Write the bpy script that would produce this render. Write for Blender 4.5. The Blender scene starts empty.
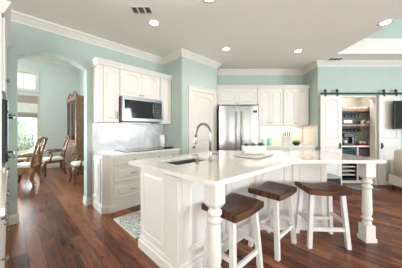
import bpy, bmesh, math, random
from mathutils import Vector, Matrix
random.seed(7)
R2 = math.sqrt(0.5)
S = bpy.context.scene
COL = S.collection

# ------------------------------------------------------------------ camera, world, light, exposure
cam_data = bpy.data.cameras.new('camera')
cam_data.sensor_width = 36.0
cam_data.lens = 190.0 / 402.0 * 36.0
cam_data.shift_y = -4.0 / 402.0
cam = bpy.data.objects.new('camera', cam_data)
cam.location = (0, 0, 1.3)
cam.rotation_euler = (math.pi / 2, 0, 0)
COL.objects.link(cam)
S.camera = cam

world = bpy.data.worlds.new('daylight')
S.world = world
world.use_nodes = True
bg = world.node_tree.nodes['Background']
bg.inputs[0].default_value = (0.86, 0.93, 1.0, 1)
bg.inputs[1].default_value = 1.0

S.view_settings.view_transform = 'Standard'
S.view_settings.look = 'None'
S.view_settings.gamma = 1.0
S.view_settings.use_curve_mapping = False
S.view_settings.exposure = 0.78

def area_light(name, loc, direction, sx, sy, power, color=(1, 1, 1), spread=math.pi):
    l = bpy.data.lights.new(name, 'AREA')
    l.shape = 'RECTANGLE'; l.size = sx; l.size_y = sy; l.energy = power; l.color = color
    l.spread = spread
    o = bpy.data.objects.new(name, l)
    o.location = loc
    o.rotation_euler = Vector(direction).to_track_quat('-Z', 'Z').to_euler()
    COL.objects.link(o)
    return o

WARM = (1.0, 0.88, 0.74)
for wx, ww, pw, tilt in ((-.7, 1.8, 105, .5), (2.4, .34, 16, .4), (5.1, 1.5, 65, -.05)):
    area_light('back_fill_light', (wx, -3.1, 1.45), (0, 1, tilt), ww, 1.9, pw, (1.0, 0.975, 0.94))  # added fill by unseen windows, mostly tilted up to brighten the ceiling
area_light('living_window_light', (7.2, -.5, 1.5), (-1, 0.15, 0.0), 2.1, 1.7, 170, (0.80, 0.91, 1.0))

# ------------------------------------------------------------------ frames
DWALL = 5.226
def D(a, d, z=0.0):
    """a along the range wall, d out of it into the kitchen"""
    s = a * 1.41421356; t = d * 1.41421356 - DWALL
    return Vector(((s + t) / 2, (s - t) / 2, z))
RZ_RANGE = math.radians(45)     # local x along the range wall, local -y into the kitchen

# ------------------------------------------------------------------ materials
MATS = {}
def mat(name, color, rough=0.5, metal=0.0, var=0.05, scale=6.0, bump=0.0, coat=0.0, spec=0.5, color2=None, bscale=None, stretch=None):
    if name in MATS: return MATS[name]
    m = bpy.data.materials.new(name); m.use_nodes = True
    nt = m.node_tree; b = nt.nodes['Principled BSDF']
    tc = nt.nodes.new('ShaderNodeTexCoord')
    n = nt.nodes.new('ShaderNodeTexNoise'); n.inputs['Scale'].default_value = scale; n.inputs['Detail'].default_value = 4
    src = tc.outputs['Object']
    if stretch:
        mp = nt.nodes.new('ShaderNodeMapping'); mp.inputs['Scale'].default_value = stretch
        nt.links.new(src, mp.inputs['Vector']); src = mp.outputs['Vector']
    nt.links.new(src, n.inputs['Vector'])
    r = nt.nodes.new('ShaderNodeValToRGB')
    c2 = color2 or tuple(min(1, c * (1 + var)) for c in color)
    c1 = color if color2 else tuple(c * (1 - var) for c in color)
    r.color_ramp.elements[0].position = 0.35; r.color_ramp.elements[0].color = (*c1, 1)
    r.color_ramp.elements[1].position = 0.65; r.color_ramp.elements[1].color = (*c2, 1)
    nt.links.new(n.outputs['Fac'], r.inputs['Fac'])
    nt.links.new(r.outputs['Color'], b.inputs['Base Color'])
    b.inputs['Roughness'].default_value = rough; b.inputs['Metallic'].default_value = metal
    b.inputs['Coat Weight'].default_value = coat
    b.inputs['Specular IOR Level'].default_value = spec
    if bump:
        n2 = nt.nodes.new('ShaderNodeTexNoise'); n2.inputs['Scale'].default_value = bscale or 60
        nt.links.new(src, n2.inputs['Vector'])
        bp = nt.nodes.new('ShaderNodeBump'); bp.inputs['Strength'].default_value = bump; bp.inputs['Distance'].default_value = 0.003
        nt.links.new(n2.outputs['Fac'], bp.inputs['Height']); nt.links.new(bp.outputs['Normal'], b.inputs['Normal'])
    MATS[name] = m
    return m

def emit(name, color, strength):
    if name in MATS: return MATS[name]
    m = bpy.data.materials.new(name); m.use_nodes = True
    b = m.node_tree.nodes['Principled BSDF']
    b.inputs['Base Color'].default_value = (0.9, 0.9, 0.9, 1)
    b.inputs['Emission Color'].default_value = (*color, 1); b.inputs['Emission Strength'].default_value = strength
    MATS[name] = m
    return m

def glass(name, tint=(0.95, 0.98, 0.97), gl=0.08):
    if name in MATS: return MATS[name]
    m = bpy.data.materials.new(name); m.use_nodes = True
    nt = m.node_tree; nt.nodes.clear()
    out = nt.nodes.new('ShaderNodeOutputMaterial'); mx = nt.nodes.new('ShaderNodeMixShader')
    tr = nt.nodes.new('ShaderNodeBsdfTransparent'); tr.inputs[0].default_value = (*tint, 1)
    g = nt.nodes.new('ShaderNodeBsdfGlossy'); g.inputs['Roughness'].default_value = 0.02
    mx.inputs[0].default_value = gl
    nt.links.new(tr.outputs[0], mx.inputs[1]); nt.links.new(g.outputs[0], mx.inputs[2]); nt.links.new(mx.outputs[0], out.inputs[0])
    MATS[name] = m
    return m

def floor_material():
    m = bpy.data.materials.new('hardwood_planks'); m.use_nodes = True
    nt = m.node_tree; b = nt.nodes['Principled BSDF']; L = nt.links.new
    tc = nt.nodes.new('ShaderNodeTexCoord'); mp = nt.nodes.new('ShaderNodeMapping')
    mp.inputs['Rotation'].default_value = (0, 0, math.radians(45))
    L(tc.outputs['Object'], mp.inputs['Vector'])
    br = nt.nodes.new('ShaderNodeTexBrick')
    br.offset = 0.37; br.offset_frequency = 2; br.squash = 1.0
    br.inputs['Color1'].default_value = (0, 0, 0, 1); br.inputs['Color2'].default_value = (1, 1, 1, 1)
    br.inputs['Mortar'].default_value = (0.5, 0.5, 0.5, 1)
    br.inputs['Scale'].default_value = 1.0; br.inputs['Mortar Size'].default_value = 0.0028
    br.inputs['Mortar Smooth'].default_value = 0.2
    br.inputs['Brick Width'].default_value = 1.15; br.inputs['Row Height'].default_value = 0.125
    L(mp.outputs['Vector'], br.inputs['Vector'])
    # grain stretched along the planks
    mp2 = nt.nodes.new('ShaderNodeMapping'); mp2.inputs['Scale'].default_value = (1.3, 12, 1)
    L(mp.outputs['Vector'], mp2.inputs['Vector'])
    gr = nt.nodes.new('ShaderNodeTexNoise'); gr.inputs['Scale'].default_value = 2.4; gr.inputs['Detail'].default_value = 7; gr.inputs['Roughness'].default_value = 0.65
    gr.inputs['Distortion'].default_value = 0.8
    L(mp2.outputs['Vector'], gr.inputs['Vector'])
    bl = nt.nodes.new('ShaderNodeTexNoise'); bl.inputs['Scale'].default_value = 1.1; bl.inputs['Detail'].default_value = 2
    L(mp.outputs['Vector'], bl.inputs['Vector'])
    add = nt.nodes.new('ShaderNodeMath'); add.operation = 'MULTIPLY_ADD'
    L(br.outputs['Color'], add.inputs[0]); add.inputs[1].default_value = 0.31
    L(gr.outputs['Fac'], add.inputs[2])
    add2 = nt.nodes.new('ShaderNodeMath'); add2.operation = 'MULTIPLY_ADD'
    L(bl.outputs['Fac'], add2.inputs[0]); add2.inputs[1].default_value = 0.3; L(add.outputs[0], add2.inputs[2])
    rp = nt.nodes.new('ShaderNodeValToRGB'); cr = rp.color_ramp
    cr.elements[0].position = 0.44; cr.elements[0].color = (0.018, 0.006, 0.006, 1)
    cr.elements[1].position = 0.98; cr.elements[1].color = (0.30, 0.115, 0.052, 1)
    e = cr.elements.new(0.64); e.color = (0.078, 0.023, 0.015, 1)
    e = cr.elements.new(0.80); e.color = (0.18, 0.058, 0.029, 1)
    L(add2.outputs[0], rp.inputs['Fac'])
    mx = nt.nodes.new('ShaderNodeMix'); mx.data_type = 'RGBA'
    L(br.outputs['Fac'], mx.inputs[0]); L(rp.outputs['Color'], mx.inputs[6]); mx.inputs[7].default_value = (0.035, 0.014, 0.008, 1)
    L(mx.outputs[2], b.inputs['Base Color'])
    b.inputs['Specular IOR Level'].default_value = 0.32
    rr = nt.nodes.new('ShaderNodeMapRange'); rr.inputs['To Min'].default_value = 0.2; rr.inputs['To Max'].default_value = 0.4
    L(gr.outputs['Fac'], rr.inputs['Value']); L(rr.outputs[0], b.inputs['Roughness'])
    bp = nt.nodes.new('ShaderNodeBump'); bp.inputs['Strength'].default_value = 0.35; bp.inputs['Distance'].default_value = 0.004
    sub = nt.nodes.new('ShaderNodeMath'); sub.operation = 'SUBTRACT'; L(gr.outputs['Fac'], sub.inputs[0]); L(br.outputs['Fac'], sub.inputs[1])
    L(sub.outputs[0], bp.inputs['Height']); L(bp.outputs['Normal'], b.inputs['Normal'])
    return m

def vein_material(name, base, vein, rough, scale, amount=0.5, coat=0.0, bricks=None, grout=(0.7, 0.69, 0.67)):
    m = bpy.data.materials.new(name); m.use_nodes = True
    nt = m.node_tree; b = nt.nodes['Principled BSDF']; L = nt.links.new
    tc = nt.nodes.new('ShaderNodeTexCoord')
    n = nt.nodes.new('ShaderNodeTexNoise'); n.inputs['Scale'].default_value = scale; n.inputs['Detail'].default_value = 8; n.inputs['Distortion'].default_value = 1.6
    L(tc.outputs['Object'], n.inputs['Vector'])
    r = nt.nodes.new('ShaderNodeValToRGB'); cr = r.color_ramp
    cr.elements[0].position = 0.40; cr.elements[0].color = (*base, 1)
    cr.elements[1].position = 0.60; cr.elements[1].color = (*base, 1)
    e = cr.elements.new(0.5); e.color = (*[base[i] * (1 - amount) + vein[i] * amount for i in range(3)], 1)
    L(n.outputs['Fac'], r.inputs['Fac'])
    col = r.outputs['Color']
    if bricks:
        mp = nt.nodes.new('ShaderNodeMapping'); mp.inputs['Rotation'].default_value = (math.radians(90), 0, 0)
        L(tc.outputs['Object'], mp.inputs['Vector'])
        br = nt.nodes.new('ShaderNodeTexBrick'); br.inputs['Scale'].default_value = 1
        br.inputs['Brick Width'].default_value = bricks[0]; br.inputs['Row Height'].default_value = bricks[1]
        br.inputs['Mortar Size'].default_value = 0.002
        L(mp.outputs['Vector'], br.inputs['Vector'])
        mx = nt.nodes.new('ShaderNodeMix'); mx.data_type = 'RGBA'
        L(br.outputs['Fac'], mx.inputs[0]); L(col, mx.inputs[6]); mx.inputs[7].default_value = (*grout, 1)
        col = mx.outputs[2]
    L(col, b.inputs['Base Color'])
    b.inputs['Roughness'].default_value = rough; b.inputs['Coat Weight'].default_value = coat
    MATS[name] = m
    return m

def rug_material(name, base, ink, scale, lo=0.5):
    m = bpy.data.materials.new(name); m.use_nodes = True
    nt = m.node_tree; b = nt.nodes['Principled BSDF']; L = nt.links.new
    tc = nt.nodes.new('ShaderNodeTexCoord')
    v = nt.nodes.new('ShaderNodeTexVoronoi'); v.feature = 'DISTANCE_TO_EDGE'; v.inputs['Scale'].default_value = scale
    n = nt.nodes.new('ShaderNodeTexNoise'); n.inputs['Scale'].default_value = scale * 1.3; n.inputs['Detail'].default_value = 3
    L(tc.outputs['Object'], v.inputs['Vector']); L(tc.outputs['Object'], n.inputs['Vector'])
    ad = nt.nodes.new('ShaderNodeMath'); ad.operation = 'MULTIPLY_ADD'; ad.inputs[1].default_value = 1.4
    L(v.outputs['Distance'], ad.inputs[0]); L(n.outputs['Fac'], ad.inputs[2])
    r = nt.nodes.new('ShaderNodeValToRGB'); r.color_ramp.elements[0].position = lo; r.color_ramp.elements[0].color = (*ink, 1)
    r.color_ramp.elements[1].position = lo + 0.12; r.color_ramp.elements[1].color = (*base, 1)
    L(ad.outputs[0], r.inputs['Fac']); L(r.outputs['Color'], b.inputs['Base Color'])
    b.inputs['Roughness'].default_value = 0.95
    MATS[name] = m
    return m

def wood(name, dark, light, scale=3.0, stretch=(12, 1.2, 12), rough=0.4, coat=0.1, spec=0.5):
    return mat(name, dark, rough, 0, 0, scale, 0.15, coat, spec, light, 40, stretch)

M_FLOOR = floor_material()
M_WALL = mat('sage_blue_paint', (0.45, 0.54, 0.485), 0.75, var=0.02, scale=3, bump=0.05)
M_DINE = mat('pale_blue_paint', (0.64, 0.685, 0.665), 0.75, var=0.02, scale=3)
M_CEIL = mat('ceiling_paint', (0.88, 0.85, 0.79), 0.85, var=0.01, scale=2)
M_TRIM = mat('trim_white', (0.72, 0.695, 0.635), 0.45, var=0.015)
M_CAB = mat('cabinet_white', (0.72, 0.695, 0.65), 0.42, var=0.015, scale=4)
M_CREAM = mat('cream_paint', (0.78, 0.76, 0.70), 0.7, var=0.02)
M_QUARTZ = vein_material('quartz', (0.84, 0.81, 0.77), (0.62, 0.55, 0.48), 0.09, 9.0, 0.3, 0.3)
M_TILE = vein_material('marble_tile', (0.70, 0.705, 0.72), (0.46, 0.47, 0.5), 0.2, 3.5, 0.5, 0.2, bricks=(0.30, 0.15))
M_DSTEEL = mat('dull_steel', (0.30, 0.29, 0.275), 0.32, 1.0, 0.05, 3)
M_STEEL = mat('brushed_steel', (0.42, 0.415, 0.41), 0.24, 1.0, 0.06, 3, 0.03, stretch=(30, 30, 0.6))
M_NICKEL = mat('brushed_nickel', (0.34, 0.315, 0.285), 0.28, 1.0, 0.04)
M_BLACKGLASS = mat('black_glass', (0.012, 0.013, 0.015), 0.06, 0, 0.05, coat=0.5)
M_BLACK = mat('black_metal', (0.02, 0.02, 0.022), 0.45, 0.3, 0.1)
M_BLACKP = mat('black_plastic', (0.018, 0.018, 0.02), 0.4, 0, 0.1)
M_SEAT = wood('walnut_seat', (0.024, 0.009, 0.005), (0.14, 0.056, 0.025), 3.0, (2.0, 16, 2.0), 0.42, 0.05, 0.3)
M_STOOL = mat('stool_white_paint', (0.69, 0.675, 0.64), 0.5, var=0.05, scale=12)
M_HONEY = wood('honey_oak', (0.13, 0.05, 0.016), (0.34, 0.16, 0.055), 3, (6, 6, 1.2), 0.35, 0.3)
M_MAHOG = wood('mahogany', (0.10, 0.03, 0.014), (0.25, 0.085, 0.04), 3, (6, 6, 1.2), 0.3, 0.3)
M_CARVED = mat('carved_wood', (0.10, 0.045, 0.018), 0.4, 0, 0, 24, 0.8, 0.2, 0.5, (0.30, 0.15, 0.065), 30)
M_SHELF = wood('shelf_wood', (0.26, 0.12, 0.04), (0.5, 0.27, 0.11), 3, (1.5, 14, 14), 0.5, 0.1)
M_FABRIC = mat('cream_upholstery', (0.72, 0.66, 0.56), 0.9, 0, 0.04, 20, 0.2, bscale=200)
M_CUSH = mat('ivory_cushion', (0.70, 0.66, 0.58), 0.9, 0, 0.05, 20, 0.2, bscale=200)
M_CER = mat('white_ceramic', (0.80, 0.79, 0.76), 0.25, 0, 0.02, coat=0.3)
M_MINT = mat('mint_glaze', (0.30, 0.68, 0.55), 0.25, 0, 0.05, coat=0.3)
M_PAPER = mat('paper_towel', (0.82, 0.82, 0.81), 0.95, 0, 0.03, 30, 0.2)
M_LEAF = mat('leaf_green', (0.10, 0.22, 0.05), 0.55, 0, 0.3, 15)
M_LIME = mat('leaf_lime', (0.34, 0.42, 0.07), 0.55, 0, 0.3, 15)
M_SUCC = mat('succulent_green', (0.05, 0.11, 0.075), 0.5, 0, 0.3, 20)
M_SLATE = mat('slate_fabric', (0.03, 0.028, 0.05), 0.9, 0, 0.2, 20)
M_PALE = mat('pale_piping', (0.40, 0.43, 0.42), 0.9, 0, 0.05)
M_RED = mat('red_enamel', (0.5, 0.03, 0.03), 0.4, 0, 0.05)
M_SHADE = mat('taupe_linen', (0.42, 0.34, 0.30), 0.9, 0, 0.06, 30)
M_SHEER = mat('sheer_linen', (0.78, 0.76, 0.72), 0.9, 0, 0.06, 30)
M_BASKET = mat('dark_wicker', (0.03, 0.028, 0.026), 0.7, 0, 0, 40, 0.6, 0, 0.5, (0.12, 0.11, 0.10), 80)
M_TEALBOX = mat('teal_glassware', (0.02, 0.07, 0.08), 0.2, 0, 0.4, 25)
M_NICHE = mat('niche_paint', (0.62, 0.58, 0.50), 0.8, 0, 0.02)
M_BLUEGLASS = mat('smoky_blue_glass', (0.05, 0.09, 0.13), 0.12, 0, 0.3, 20, coat=0.4)
M_LEDGE = mat('vent_dark', (0.05, 0.045, 0.04), 0.7, 0, 0.1)
M_PANE = glass('window_glass')
M_CABGLASS = glass('cabinet_glass', (0.9, 0.95, 0.95), 0.18)
M_SINKSTEEL = mat('sink_steel', (0.42, 0.40, 0.36), 0.3, 1.0, 0.06, 8)
M_BARK = mat('bark', (0.10, 0.07, 0.05), 0.9, 0, 0.3, 12)
M_OUTLEAF = mat('garden_leaf', (0.42, 0.48, 0.36), 0.8, 0, 0.3, 9)
M_GRASS = mat('lawn', (0.32, 0.40, 0.20), 0.95, 0, 0.2, 4)
M_LAMP = emit('lamp_lens', (1.0, 0.93, 0.82), 14)

# ------------------------------------------------------------------ mesh builder
class B:
    def __init__(s): s.bm = bmesh.new()
    def _join(s, t, M=None):
        if M is not None: bmesh.ops.transform(t, matrix=M, verts=t.verts)
        me = bpy.data.meshes.new('tmp'); t.to_mesh(me); t.free()
        s.bm.from_mesh(me); bpy.data.meshes.remove(me)
        return s
    def box(s, x0, x1, y0, y1, z0, z1, bev=0, M=None, seg=2):
        t = bmesh.new()
        bmesh.ops.create_cube(t, size=1)
        bmesh.ops.transform(t, matrix=Matrix.Translation(((x0 + x1) / 2, (y0 + y1) / 2, (z0 + z1) / 2)) @ Matrix.Diagonal((x1 - x0, y1 - y0, z1 - z0, 1)), verts=t.verts)
        if bev: bmesh.ops.bevel(t, geom=t.edges[:], offset=bev, segments=seg, affect='EDGES', profile=0.6)
        return s._join(t, M)
    def plate(s, outer, holes, h0, h1, axis='z', bev=0, M=None):
        """closed outline with holes, extruded between h0 and h1 along axis (z: pts are x,y; y: pts are x,z)"""
        t = bmesh.new()
        P = (lambda p, h: (p[0], p[1], h)) if axis == 'z' else (lambda p, h: (p[0], h, p[1]))
        loops = []
        for h in (h0, h1):
            es = []; lv = []
            for lp in [outer] + list(holes):
                vs = [t.verts.new(P(p, h)) for p in lp]
                for i in range(len(vs)): es.append(t.edges.new((vs[i], vs[(i + 1) % len(vs)])))
                lv.append(vs)
            loops.append(lv)
            if not holes: t.faces.new(lv[0])
            else: bmesh.ops.triangle_fill(t, use_beauty=True, use_dissolve=False, edges=es)
        for a, b in zip(*loops):
            for i in range(len(a)):
                j = (i + 1) % len(a); t.faces.new((a[i], a[j], b[j], b[i]))
        bmesh.ops.recalc_face_normals(t, faces=t.faces)
        if bev:
            ed = [e for e in t.edges if len(e.link_faces) == 2 and e.calc_face_angle(0) > 0.6]
            bmesh.ops.bevel(t, geom=ed, offset=bev, segments=2, affect='EDGES')
        return s._join(t, M)
    def loft(s, rings, closed=True, cap=True, smooth=False, M=None):
        t = bmesh.new(); vr = [[t.verts.new(p) for p in r] for r in rings]
        n = len(rings[0])
        for a, b in zip(vr, vr[1:]):
            for i in range(n if closed else n - 1):
                j = (i + 1) % n
                f = t.faces.new((a[i], a[j], b[j], b[i])); f.smooth = smooth
        if cap and closed:
            t.faces.new(vr[0]); t.faces.new(vr[-1])
        bmesh.ops.recalc_face_normals(t, faces=t.faces)
        return s._join(t, M)
    def lathe(s, prof, c=(0, 0, 0), seg=16, M=None, smooth=True, squash=1.0, ring=False):
        if ring: prof = list(prof) + [prof[0]]
        rings = [[(c[0] + max(r, 1e-4) * math.cos(2 * math.pi * i / seg), c[1] + squash * max(r, 1e-4) * math.sin(2 * math.pi * i / seg), c[2] + z) for i in range(seg)] for r, z in prof]
        return s.loft(rings, True, not ring, smooth, M)
    def tube(s, pts, r, seg=8, M=None, flat=1.0):
        pts = [Vector(p) for p in pts]; n = len(pts)
        rs = r if isinstance(r, (list, tuple)) else [r] * n
        rings = []
        ref = None
        for i in range(n):
            d = (pts[min(i + 1, n - 1)] - pts[max(i - 1, 0)]).normalized()
            if ref is None: ref = Vector((0, 0, 1)) if abs(d.z) < 0.9 else Vector((1, 0, 0))
            x = d.cross(ref).normalized(); y = x.cross(d).normalized(); ref = y
            rings.append([tuple(pts[i] + rs[i] * (math.cos(2 * math.pi * k / seg) * x + flat * math.sin(2 * math.pi * k / seg) * y)) for k in range(seg)])
        return s.loft(rings, True, True, True, M)
    def bar(s, p, q, w, t=None, w2=None, M=None):
        """square bar from p to q (cut flat in z when mostly upright)"""
        p = Vector(p); q = Vector(q); t = t or w; w2 = w2 or w
        d = (q - p).normalized()
        if abs(d.z) > 0.7:
            def ring(c, k): return [(c.x + sx * w * k / 2, c.y + sy * t * k / 2, c.z) for sx, sy in ((-1, -1), (1, -1), (1, 1), (-1, 1))]
            return s.loft([ring(p, 1), ring(q, w2 / w)], M=M)
        x = d.cross(Vector((0, 0, 1))).normalized(); y = Vector((0, 0, 1))
        ring = lambda c: [tuple(c + sx * w / 2 * x + sy * t / 2 * y) for sx, sy in ((-1, -1), (1, -1), (1, 1), (-1, 1))]
        return s.loft([ring(p), ring(q)], M=M)
    def ball(s, c, r, sc=(1, 1, 1), sub=2, M=None):
        t = bmesh.new(); bmesh.ops.create_icosphere(t, subdivisions=sub, radius=r)
        bmesh.ops.transform(t, matrix=Matrix.Translation(c) @ Matrix.Diagonal((*sc, 1)), verts=t.verts)
        for f in t.faces: f.smooth = True
        return s._join(t, M)
    def sweep(s, prof, path, closed=False, M=None):
        """profile (out, z) swept along a plan path; 'out' is to the right of travel"""
        pts = [Vector((p[0], p[1])) for p in path]; n = len(pts); rings = []
        for i in range(n):
            ns = []
            for k in ((i - 1, i), (i, i + 1)):
                if closed or (k[0] >= 0 and k[1] < n):
                    d = (pts[k[1] % n] - pts[k[0] % n]).normalized(); ns.append(Vector((d.y, -d.x)))
            m = sum(ns, Vector((0, 0))); m.normalize(); m = m / max(0.3, m.dot(ns[0]))
            rings.append([(pts[i].x + m.x * o, pts[i].y + m.y * o, z) for o, z in prof])
        if closed: rings.append(rings[0])
        return s.loft(rings, True, not closed, False, M)
    def panel(s, x0, x1, z0, z1, yf, t, secs=None, frame=0.055, M=None):
        """a raised-panel door: slab from yf (front) back to yf+t; secs = [(z0, z1, rise, drop)]"""
        secs = secs or [(z0, z1, 0)]
        yb = yf + 0.013
        s.box(x0, x1, yb, yf + t, z0, z1, M=M)
        bm = bmesh.new()
        for sec in secs:
            a, b, rise = sec[:3]; fr = frame
            top = b - fr
            ix0, ix1, iz0 = x0 + fr, x1 - fr, a + fr
            N = 12
            inner = [(ix0, iz0), (ix1, iz0)]; outer = [(x0, a), (x1, a)]
            for i in range(N + 1):
                f = i / N; x = ix1 + (ix0 - ix1) * f
                inner.append((x, top - rise + rise * (1 - (2 * f - 1) ** 2) if rise else top))
                outer.append((x1 + (x0 - x1) * f, b))
            cx, cz = (ix0 + ix1) / 2, (iz0 + top) / 2; hw, hh = (ix1 - ix0) / 2, (top - iz0) / 2
            def off(o): return [(cx + (x - cx) * (1 - o / hw), cz + (z - cz) * (1 - o / hh)) for x, z in inner]
            skirt = [(x, yb, z) for x, z in outer]
            loops = [skirt, [(x, yf, z) for x, z in outer], [(x, yf, z) for x, z in inner],
                     [(x, yf + 0.012, z) for x, z in off(0.006)], [(x, yf + 0.012, z) for x, z in off(0.014)],
                     [(x, yf + 0.001, z) for x, z in off(min(0.034, hw * .5, hh * .5))]]
            vl = [[bm.verts.new(p) for p in l] for l in loops]
            for p, q in zip(vl, vl[1:]):
                n = len(p)
                for i in range(n): bm.faces.new((p[i], p[(i + 1) % n], q[(i + 1) % n], q[i]))
            bm.faces.new(vl[-1])
        bmesh.ops.recalc_face_normals(bm, faces=bm.faces)
        return s._join(bm, M)
    def build(s, name, m, parent=None, loc=(0, 0, 0), rz=0):
        me = bpy.data.meshes.new(name); s.bm.to_mesh(me); s.bm.free()
        me.materials.append(m)
        o = bpy.data.objects.new(name, me); COL.objects.link(o)
        o.location = loc; o.rotation_euler = (0, 0, rz)
        if parent: o.parent = parent
        return o

def tag(o, label, cat, group=None):
    o['label'] = label; o['category'] = cat
    if group: o['group'] = group
    return o
def thing(name, label, cat, loc=(0, 0, 0), rz=0, group=None):
    o = bpy.data.objects.new(name, None); COL.objects.link(o)
    o.empty_display_size = 0.1
    o.location = loc; o.rotation_euler = (0, 0, rz)
    return tag(o, label, cat, group)
def struct(o):
    o['kind'] = 'structure'; return o
def dup(root, loc, rz, label, group=None):
    r = root.copy(); COL.objects.link(r); r.location = loc; r.rotation_euler = (0, 0, rz); r['label'] = label
    if group: r['group'] = group
    for ch in list(root.children):
        c = ch.copy(); COL.objects.link(c); c.parent = r
        for g in list(ch.children):
            k = g.copy(); COL.objects.link(k); k.parent = c
    return r

# ------------------------------------------------------------------ the shell
CEIL = 2.92
YF = 5.156           # fridge wall
YB = 4.50            # wall of the sliding doors
XR = 2.768           # return beside the fridge wall
P0, P1, P2 = D(2.463, 0), D(2.463, 0.684), D(3.562, 0.684)

b = B(); b.box(-9, 8, -3.2, 9, -0.1, 0); struct(b.build('floor', M_FLOOR))

# range wall with the arched opening (x = a, z; depth behind the wall)
AL, AR, ASP, AAP = 0.064, 0.923, 2.335, 2.478
arch = [(AL, 0), (AL, ASP)]
for i in range(1, 24):
    f = i / 24
    arch.append((AL + (AR - AL) * f, ASP + (AAP - ASP) * (1 - (2 * f - 1) ** 2)))
arch += [(AR, ASP), (AR, 0)]
b = B(); b.plate([(-8.2, 0)] + arch + [(3.62, 0), (3.62, 3.9), (-8.2, 3.9)], [], 0, 0.19, 'y')
struct(b.build('wall_left', M_WALL, None, D(0, 0), RZ_RANGE))

# corner pantry
b = B(); b.plate([P0[:2], P1[:2], P2[:2], D(3.562, 0.0)[:2]], [], 0, CEIL + .05)
struct(b.build('wall_pantry', M_WALL))
# wall of the fridge
b = B(); b.box(-0.3, XR + 0.1, YF, YF + 0.15, 0, CEIL + .05); struct(b.build('wall_back', M_WALL))
# sliding-door wall with its opening, and the return
OX0, OX1, OZ, NR = 3.24, 4.11, 2.09, 4.36
b = B(); b.plate([(XR, 0), (OX0, 0), (OX0, OZ), (OX1, OZ), (OX1, 0), (7.4, 0), (7.4, CEIL + .05), (XR, CEIL + .05)], [], YB, YB + 0.12, 'y')
b.box(XR, XR + 0.12, YB + 0.12, YF, 0, CEIL + .05)
struct(b.build('wall_right', M_WALL))
b = B()
b.box(OX0 - .1, OX0, YB + .12, YF, 0, 2.5); b.box(NR, NR + .1, YB + .12, YF, 0, 2.5)
b.box(OX0 - .1, NR + .1, YF, YF + .1, 0, 2.5); b.box(OX0, NR, YB + .12, YF, 2.4, 2.5)
struct(b.build('wall_niche', M_NICHE))

# ceilings
TX, TY = 2.885, 4.03
b = B()
b.plate([(-8.4, -3.2), (-0.03, 5.19), (7.4, 5.19), (7.4, TY), (TX, TY), (TX, -3.2)], [], CEIL, CEIL + 0.06)
struct(b.build('ceiling', M_CEIL))
b = B(); b.box(TX, 7.4, -3.2, TY + .06, 4.1, 4.16); struct(b.build('ceiling_living', M_CREAM))
b = B(); b.box(TX, 7.4, TY, TY + .06, CEIL + .06, 3.24); struct(b.build('trim_1', M_CREAM))
b = B(); b.box(TX, 7.4, TY, TY + .06, 3.24, 4.1); b.box(TX - .06, TX, -3.2, TY + .06, CEIL + .06, 4.1); struct(b.build('wall_raised', M_WALL))

# walls behind and to the right of the camera, with unseen windows; the back ones are placed for fridge reflections
WB = [(-1.6, .2), (2.22, 2.58), (4.35, 5.85)]
b = B(); b.plate([(-8.6, 0), (7.5, 0), (7.5, 4.1), (-8.6, 4.1)], [[(x0, .5), (x1, .5), (x1, 2.4), (x0, 2.4)] for x0, x1 in WB], -3.35, -3.2, 'y')
struct(b.build('wall_front', M_WALL))
b = B(); b.plate([(-3.2, 0), (4.62, 0), (4.62, 4.1), (-3.2, 4.1)], [[(-1.55, .65), (.55, .65), (.55, 2.35), (-1.55, 2.35)]], -.12, 0, 'y')
struct(b.build('wall_living', M_WALL, None, (7.4, 0, 0), math.pi / 2))
for x0, x1 in WB:
    b = B(); b.plate([(x0 - .08, .42), (x1 + .08, .42), (x1 + .08, 2.48), (x0 - .08, 2.48)], [[(x0 + .04, .54), (x1 - .04, .54), (x1 - .04, 2.36), (x0 + .04, 2.36)]], -3.199, -3.17, 'y')
    b.box((x0 + x1) / 2 - .03, (x0 + x1) / 2 + .03, -3.19, -3.175, .54, 2.36)
    struct(b.build('window_%d' % (5 + WB.index((x0, x1))), M_TRIM))
b = B(); b.plate([(-1.63, .57), (.63, .57), (.63, 2.43), (-1.63, 2.43)], [[(-1.51, .69), (.51, .69), (.51, 2.31), (-1.51, 2.31)]], .001, .03, 'y')
for x in (-.85, -.15): b.box(x - .025, x + .025, .005, .025, .69, 2.31)
struct(b.build('window_9', M_TRIM, None, (7.4, 0, 0), math.pi / 2))

# crown
CROWN = [(0, CEIL - .125), (.012, CEIL - .125), (.02, CEIL - .10), (.07, CEIL - .035), (.085, CEIL - .03), (.085, CEIL), (0, CEIL)]
BASE = [(0, 0), (.016, 0), (.016, .10), (.010, .125), (0, .13)]
b = B(); b.sweep(CROWN, [D(-8.1, 0)[:2], P0[:2], P1[:2], P2[:2], D(3.562, -0.03)[:2]]); struct(b.build('trim_2', M_TRIM))
b = B(); b.sweep(CROWN, [(-0.1, YF), (XR, YF), (XR, YB), (7.4, YB)]); struct(b.build('trim_3', M_TRIM))
# baseboards
b = B(); b.sweep(BASE, [D(-.03, 0)[:2], D(AL, 0)[:2], D(AL, -.19)[:2]]); b.sweep(BASE, [D(AR, -.19)[:2], D(AR, 0)[:2], D(.995, 0)[:2]]); struct(b.build('baseboard_left', M_TRIM))
b = B(); b.sweep(BASE, [(OX1 + .13, YB), (7.4, YB)]); struct(b.build('baseboard_right', M_TRIM))
# casing of the niche
b = B()
b.box(OX1 - .005, OX1 + .095, YB - .022, YB - .001, 0, OZ + .015, .003); b.box(OX0 - .1, OX0 + .005, YB - .022, YB - .001, 0, OZ + .015, .003)
b.box(OX0 + .006, OX1 - .006, YB - .022, YB - .001, OZ - .02, OZ + .015)
b.box(OX1 - .006, OX1 - .0005, YB, YB + .12, 0, OZ - .006); b.box(OX0 + .0005, OX0 + .006, YB, YB + .12, 0, OZ - .006); b.box(OX0 + .006, OX1 - .006, YB, YB + .12, OZ - .006, OZ - .0005)
struct(b.build('trim_4', M_CREAM))

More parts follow.
